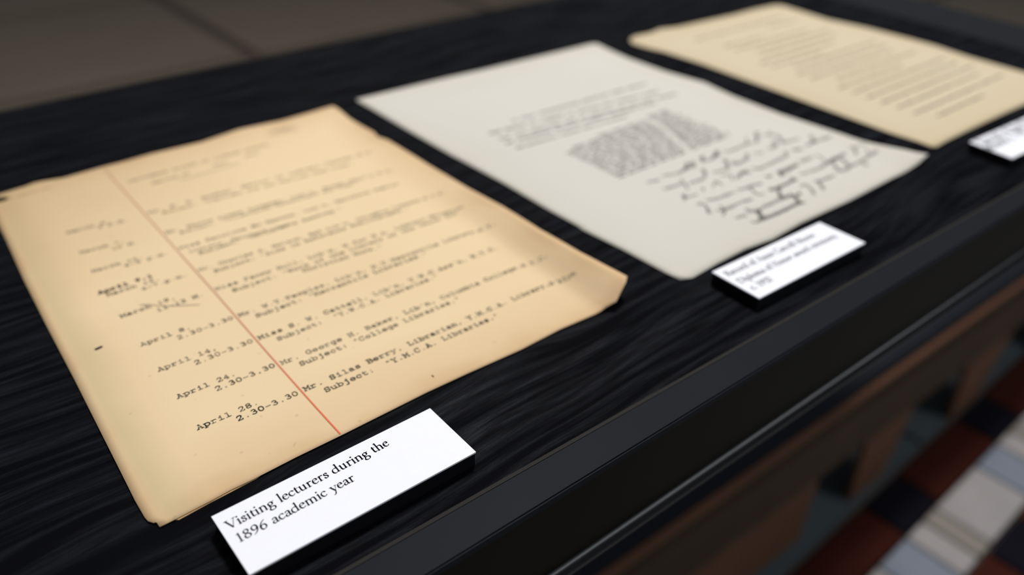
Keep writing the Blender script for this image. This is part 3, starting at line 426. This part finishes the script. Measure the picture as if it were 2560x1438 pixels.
SER = {k: (float(v.split('|')[0]), parse(v.split('|')[1])) for k, v in {
 'V': '6.2|-.9,6.4 3.3,.3;t3.3,.2 5.5,6.4;t0,6.5 2,6.5;t4.5,6.5 6.4,6.5', 'R': '6|-1.3,0 1.3,6.5;t.4,0 2.3,0;t.4,6.5 2.8,6.5;~2.6,6.5 4.2,6 4.4,4.4 3.4,3.4 1.4,3.3;-2.9,3.3 5.4,.1 6.3,-.1',
 'A': '6.4|t.9,.2 3.1,6.7;-3.1,6.7 5.5,.2;t1.7,2.3 4.5,2.3;t0,0 1.9,0;t4.5,0 6.5,0', 'C': '6.2|~5.5,5 5,6.2 3.7,6.6 1.8,6 .7,4.4 .7,2.2 1.8,.5 3.7,0 5,.3 5.7,1.2;t5.5,4.9 5.5,6.4',
 'M': '7.8|t1.3,0 1.6,6.5;-1.6,6.5 3.9,.3;t3.9,.3 6.2,6.5;-6.2,6.5 6.5,0;t.4,0 2.2,0;t5.6,0 7.5,0;t.7,6.5 1.6,6.5;t6.2,6.5 7.2,6.5', 'D': '7|-1.3,0 1.3,6.5;~1.3,6.5 4,6.4 5.9,5 6.3,3.2 5.8,1.3 4,.1 1.3,0;t.4,0 1.4,0;t.4,6.5 1.4,6.5',
 'H': '7|-1.4,0 1.4,6.5;-5.5,0 5.5,6.5;t1.4,3.4 5.5,3.4;t.5,0 2.3,0;t.5,6.5 2.3,6.5;t4.6,0 6.4,0;t4.6,6.5 6.4,6.5',
 'b': '4.9|-1.2,.3 1.2,7;t.3,6.7 1.2,7;~1.2,3.2 2.3,4 3.6,3.7 4.3,2.5 4,1 3,.1 1.9,.1 1.2,.8', 'v': '4.6|-.9,3.9 2.4,.2;t2.4,.2 3.9,3.9;t.1,4 1.7,4;t3.2,4 4.7,4',
 'a': '4.1|~.9,3.3 1.5,4 2.5,4 3,3.2 2.9,1 3.3,.2 4.1,.5;~2.9,2.5 1.4,2 .6,1.2 .9,.3 1.8,.1 2.9,.9', 'c': '3.7|~3.3,3.4 2.6,4 1.7,3.9 .7,3 .6,1.6 1.2,.5 2.2,.1 3.4,.8',
 'd': '4.9|-3.7,.3 3.7,7;t2.8,6.7 3.7,7;~3.7,3.6 2.6,4 1.3,3.7 .55,2.6 .6,1.1 1.5,.1 2.6,.2 3.7,1;t3.7,.15 4.7,.4', 'e': '3.9|t.7,2.3 3.3,2.8;~3.3,2.8 3,3.8 2.1,4.1 1.1,3.6 .6,2.4 .7,1.2 1.4,.3 2.4,.1 3.5,.8',
 'f': '3|~3.5,6.6 2.5,7 1.5,6.2 1.4,4.5 1.4,0;t.5,4 2.9,4;t.6,0 2.4,0', 'g': '4.3|~2.1,4 1.1,3.6 .8,2.7 1.2,1.8 2.1,1.5 3,2 3.2,2.9 2.9,3.7 2.1,4;~1.5,1.7 .9,1 1.5,.5 3,.2 3.8,-.7 3.3,-1.9 2,-2.3 .8,-1.9 .5,-1.1 1.5,.4;t3,3.6 4.3,4',
 'h': '5|-1.2,0 1.2,7;t.3,6.7 1.2,7;t.4,0 2,0;~1.2,3.1 2.3,4 3.4,3.8 3.8,2.9 3.8,0;t3,0 4.7,0', 'i': '2.3|-1.2,0 1.2,4;t.3,3.7 1.2,4;t.4,0 2.1,0;o1.1,6', 'l': '2.3|-1.2,0 1.2,7;t.3,6.7 1.2,7;t.4,0 2.1,0',
 'm': '7.6|-1.2,0 1.2,4;t.3,3.7 1.2,4;t.4,0 2,0;~1.2,3.1 2.3,4 3.3,3.8 3.7,2.9 3.7,0;t2.9,0 4.5,0;~3.7,3 4.8,4 5.9,3.8 6.3,2.9 6.3,0;t5.5,0 7.2,0', 'n': '5|-1.2,0 1.2,4;t.3,3.7 1.2,4;t.4,0 2,0;~1.2,3.1 2.3,4 3.4,3.8 3.8,2.9 3.8,0;t3,0 4.7,0',
 'o': '4.7|~2.3,.1 1.1,.6 .6,2 1.1,3.5 2.4,4.1 3.6,3.5 4.1,2.1 3.6,.6 2.3,.1', 'p': '4.9|-1.2,-2.8 1.2,4;t.3,3.7 1.2,4;t.4,-2.8 2.2,-2.8;~1.2,3.2 2.3,4 3.6,3.7 4.3,2.5 4,1 3,.1 1.9,.1 1.2,.8',
 'r': '3.5|-1.2,0 1.2,4;t.3,3.7 1.2,4;t.4,0 2.2,0;~1.2,2.9 2.2,4 3.2,3.7', 's': '3.2|~2.6,3.3 2.1,4 1.2,3.9 .8,3.1 1.4,2.4 2.3,1.8 2.6,.9 2,.2 1.1,.1 .5,.9', 't': '2.8|~1.3,5 1.2,3.9 1.2,.9 1.8,.1 2.8,.6;t.4,4 2.6,4',
 'u': '5|~1.2,4 1.2,1.1 1.8,.1 2.9,.2 3.7,1;-3.7,4 3.7,.1;t.3,3.9 1.2,4;t2.9,3.9 3.7,4;t3.7,.1 4.6,.4', 'w': '6.4|-.9,3.9 2.2,.2;t2.2,.2 3.3,3.9;-3.3,3.9 4.5,.2;t4.5,.2 5.7,3.9;t.2,4 1.7,4;t5,4 6.4,4', 'y': '4.5|-.9,3.9 2.5,.2;t4,3.9 2.2,-.8;~2.2,-.8 1.5,-2.2 .5,-2.4;t.1,4 1.7,4;t3.2,4 4.7,4',
 '1': '4|-2.1,0 2.1,6.4;t1,5.7 2.1,6.4;t1,0 3.2,0', '2': '4.4|~.7,4.9 1.2,6.1 2.4,6.3 3.4,5.3 3.2,3.7 .8,.3;-.7,.2 3.8,.2', '3': '4.2|~.7,5.4 1.6,6.3 2.9,6 3.2,4.6 1.8,3.4;~1.8,3.4 3.3,2.9 3.6,1.2 2.5,0 .8,-.1',
 '6': '4.7|~4.2,6.6 2.5,5.5 1.1,3.6 .8,1.6 1.5,.2 2.7,.1 3.8,1.1 3.8,2.6 2.9,3.6 1.9,3.4 1,2.3', '8': '4.6|~2.2,3.4 1.1,4.4 1.2,5.8 2.4,6.4 3.5,5.7 3.4,4.5 2.3,3.5 1.1,2.6 .7,1.3 1.5,.2 2.7,.1 3.8,.9 3.8,2.2 2.2,3.4', '9': '4.7|~.9,-.2 2.6,.8 3.7,2.6 4,4.6 3.3,6.1 2.1,6.3 1,5.3 1,3.8 1.9,2.8 2.9,3 3.8,4.1',
 '.': '2.2|o1,.35'}.items()}
def printed(name, text, a, b_, z, mat, parent, stem=0.78, thin=0.30):
    tot = sum(SER[c][0] if c != ' ' else 2.6 for c in text)
    L = math.dist(a, b_); ux, uy = (b_[0] - a[0]) / L, (b_[1] - a[1]) / L; k = L / tot
    ik = Ink(lambda x, y: z, 0.00006); X0 = 0
    nib = math.radians(18)
    for ch in text:
        if ch == ' ': X0 += 2.6; continue
        adv, G = SER[ch]
        for m, P in G:
            def put(p): X = (X0 + p[0]) * k; Y = p[1] * k; return (a[0] + ux * X - uy * Y, a[1] + uy * X + ux * Y)
            if m == 'o': q = put(P[0]); ik.disc(q[0], q[1], k * stem * 0.62, 12); continue
            if m in '~u': P = smooth(P, 5)
            Q = [put(p) for p in P]
            def w(dx, dy):
                ang = math.atan2(dy * ux - dx * uy, dx * ux + dy * uy)
                return k * thin if m in 'tu' else k * (thin + (stem - thin) * abs(math.sin(ang - nib)))
            ik.stroke(Q, w)
        X0 += adv
    return ik.build(name, mat, parent)

# ---- sheet lying under the tan page
s2 = DATA['sheet2']
P = [tuple(q) for q in s2] + [(0.190, 0.040), (0.190, 0.250), (0.030, 0.250), (0.020, 0.020)]
under = prism('paper_sheet', P, 0.00005, 0.00025, m_p1b)
tag(under, 'second tan sheet showing as a sliver under the bottom edge of the tan typed page', 'paper')
# ---- tan typed page
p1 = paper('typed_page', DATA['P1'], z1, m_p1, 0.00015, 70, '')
tag(p1, 'aged tan typewritten page with red margin rule, torn corners and curled right edge', 'document')
for t, a, w in DATA['typed']:
    typed('typed_line', t, a, z1, m_ink1, p1, w)
t, a, w = DATA['over']
tag(typed('overtyped_date', t, a, z1, m_ink1b, p1, w, lift=0.00018), 'darker overtyped date in the left column')
ik = Ink(z1, 0.00015); ik.ribbon(smooth(DATA['rule'], 8), 0.00062); tag(ik.build('margin_rule', m_rule, p1), 'thin red ruled margin line')
for Lp in DATA['pencil']:
    ik = Ink(z1, 0.00018); ik.ribbon(smooth(Lp, 4), 0.0004); ik.build('pencil_stroke', m_pencil, p1)
ik = Ink(z1, 0.00016); x, y = DATA['dot']; ik.stroke([(x - 0.0010, y - 0.0001), (x + 0.0010, y + 0.0002)], lambda dx, dy: 0.0013); tag(ik.build('ink_spot', m_dot, p1), 'small dark purple ink spot in left margin')
ik = Ink(z1, 0.00016); x, y = DATA['speck']; ik.stroke([(x, y - 0.0005), (x, y + 0.0005)], lambda dx, dy: 0.0005); tag(ik.build('brown_speck', m_speck, p1), 'tiny brown speck')
# ---- off-white page with handwriting
p2 = paper('handwritten_page', DATA['P2'], z2, m_p2, 0.00015, 50, '')
tag(p2, 'off-white page with typed lines, a dense typed block and large pen handwriting', 'document')
for t, a in DATA['t2']: typed('typed_line', t, a, z2, m_ink2, p2, 1.9, hs=0.85)
WD = "the of library and record medal book award school year staff list names read by to in for children work story american art given honor was with from each their shelf".split()
def words(n):
    s = ''
    while len(s) < n: s += random.choice(WD) + ' '
    return s[:n].rstrip()
for r in range(16):
    y = 0.1370 - r * 0.0036; x0 = 0.2865 + random.uniform(0, 0.001); split = 0.366 - max(0, 0.124 - y) * 0.45
    if r < 1: segs = [(0.370, 0.392)]
    elif r < 3: segs = [(0.345 - 0.025 * r, split), (split + 0.004, 0.390)]
    else: segs = [(x0, split), (split + 0.0035, 0.392 + random.uniform(-0.004, 0.003))]
    for a, b_ in segs:
        n = int((b_ - a) / 0.0021); s = words(n)
        typed('typed_line', s, [(a, y), (a + 0.0021 * len(s), y)], z2, m_ink2, p2, 1.35, lift=0.00012, jitter=0.25)
for row in DATA['hand']:
    ik = Ink(z2, 0.00018)
    for k, Lp in enumerate(row):
        Q = smooth(Lp, 6); out = []
        tot = sum(math.dist(p, q) for p, q in zip(Q, Q[1:])); s = 0; ph = random.uniform(0, 6)
        run = len(Lp) == 2 or tot > 0.016        # running script: small looped letters along the stroke
        if run:
            cum = [0.0]
            for p, q in zip(Q, Q[1:]): cum.append(cum[-1] + math.dist(p, q))
            n = max(8, int(tot / 0.0003)); i = 0
            hgt = [random.uniform(0.5, 1.7) for _ in range(80)]
            for j in range(n + 1):
                tt = j / n * tot
                while i < len(Q) - 2 and cum[i + 1] < tt: i += 1
                f = (tt - cum[i]) / max(1e-9, cum[i + 1] - cum[i]); p, q = Q[i], Q[i + 1]; l = max(1e-9, math.dist(p, q)); ux, uy = (q[0] - p[0]) / l, (q[1] - p[1]) / l
                c = tt / 0.0024 * math.pi * 2 + ph; h = 0.0009 * hgt[int(tt / 0.0024) % 80]; X = 0.0005 * math.cos(c); Y = h * math.sin(c)
                out.append((p[0] + (q[0] - p[0]) * f + ux * X - uy * Y, p[1] + (q[1] - p[1]) * f + uy * X + ux * Y))
        else: out = Q
        ik.stroke(out, lambda dx, dy: 0.00052 if run else 0.00075)
    ik.build('handwritten_line', m_pen, p2)
# ---- cream page
p3 = paper('typed_page', DATA['P3'], z3, m_p3, 0.00015, 40, '')
tag(p3, 'cream typewritten page farthest from the camera, faint blurred lines of type', 'document')
rows = [(0.540, 0.668, 0.236), (0.630, 0.672, 0.222), (0.545, 0.600, 0.208), (0.545, 0.655, 0.196), (0.560, 0.668, 0.184), (0.548, 0.660, 0.172), (0.530, 0.640, 0.160), (0.530, 0.600, 0.149),
        (0.545, 0.668, 0.138), (0.530, 0.664, 0.126), (0.530, 0.655, 0.114), (0.545, 0.668, 0.101), (0.528, 0.620, 0.089), (0.527, 0.668, 0.077), (0.526, 0.665, 0.065), (0.524, 0.668, 0.053), (0.524, 0.650, 0.041), (0.522, 0.660, 0.028), (0.530, 0.600, 0.016)]
for a, b_, y in rows:
    n = int((b_ - a) / 0.0022); s = words(n)
    typed('typed_line', s, [(a, y), (a + 0.0022 * len(s), y - 0.001)], z3, m_ink3, p3, 2.0, hs=0.9)
# ---- caption cards
CT = 0.0062
LAB = ['white caption card on black foam board reading Visiting lecturers during the 1896 academic year',
       'white caption card reading Record of Anne Carroll Moore, below the off-white page',
       'white caption card on black foam board cut off by the right frame edge']
for k, (c, lines) in enumerate(zip(DATA['cards'], DATA['ct'])):
    pts = [tuple(q) for q in (c[3], c[2], c[1], c[0])]
    e = empty('caption_card'); tag(e, LAB[k], 'label card', 'caption cards below the papers')
    cx = sum(p[0] for p in pts) / 4; cy = sum(p[1] for p in pts) / 4
    inn = [(cx + (x - cx) * 0.992, cy + (y - cy) * 0.98) for x, y in pts]
    prism('foam_backing', inn, 0.0, CT - 0.0006, m_foam, e)
    prism('card_face', pts, CT - 0.0006, CT, m_card, e)
    for t, a, b_ in lines: printed('printed_line', t, a, b_, CT, m_print, e, 0.95 if k == 0 else 1.0, 0.36 if k == 0 else 0.42)
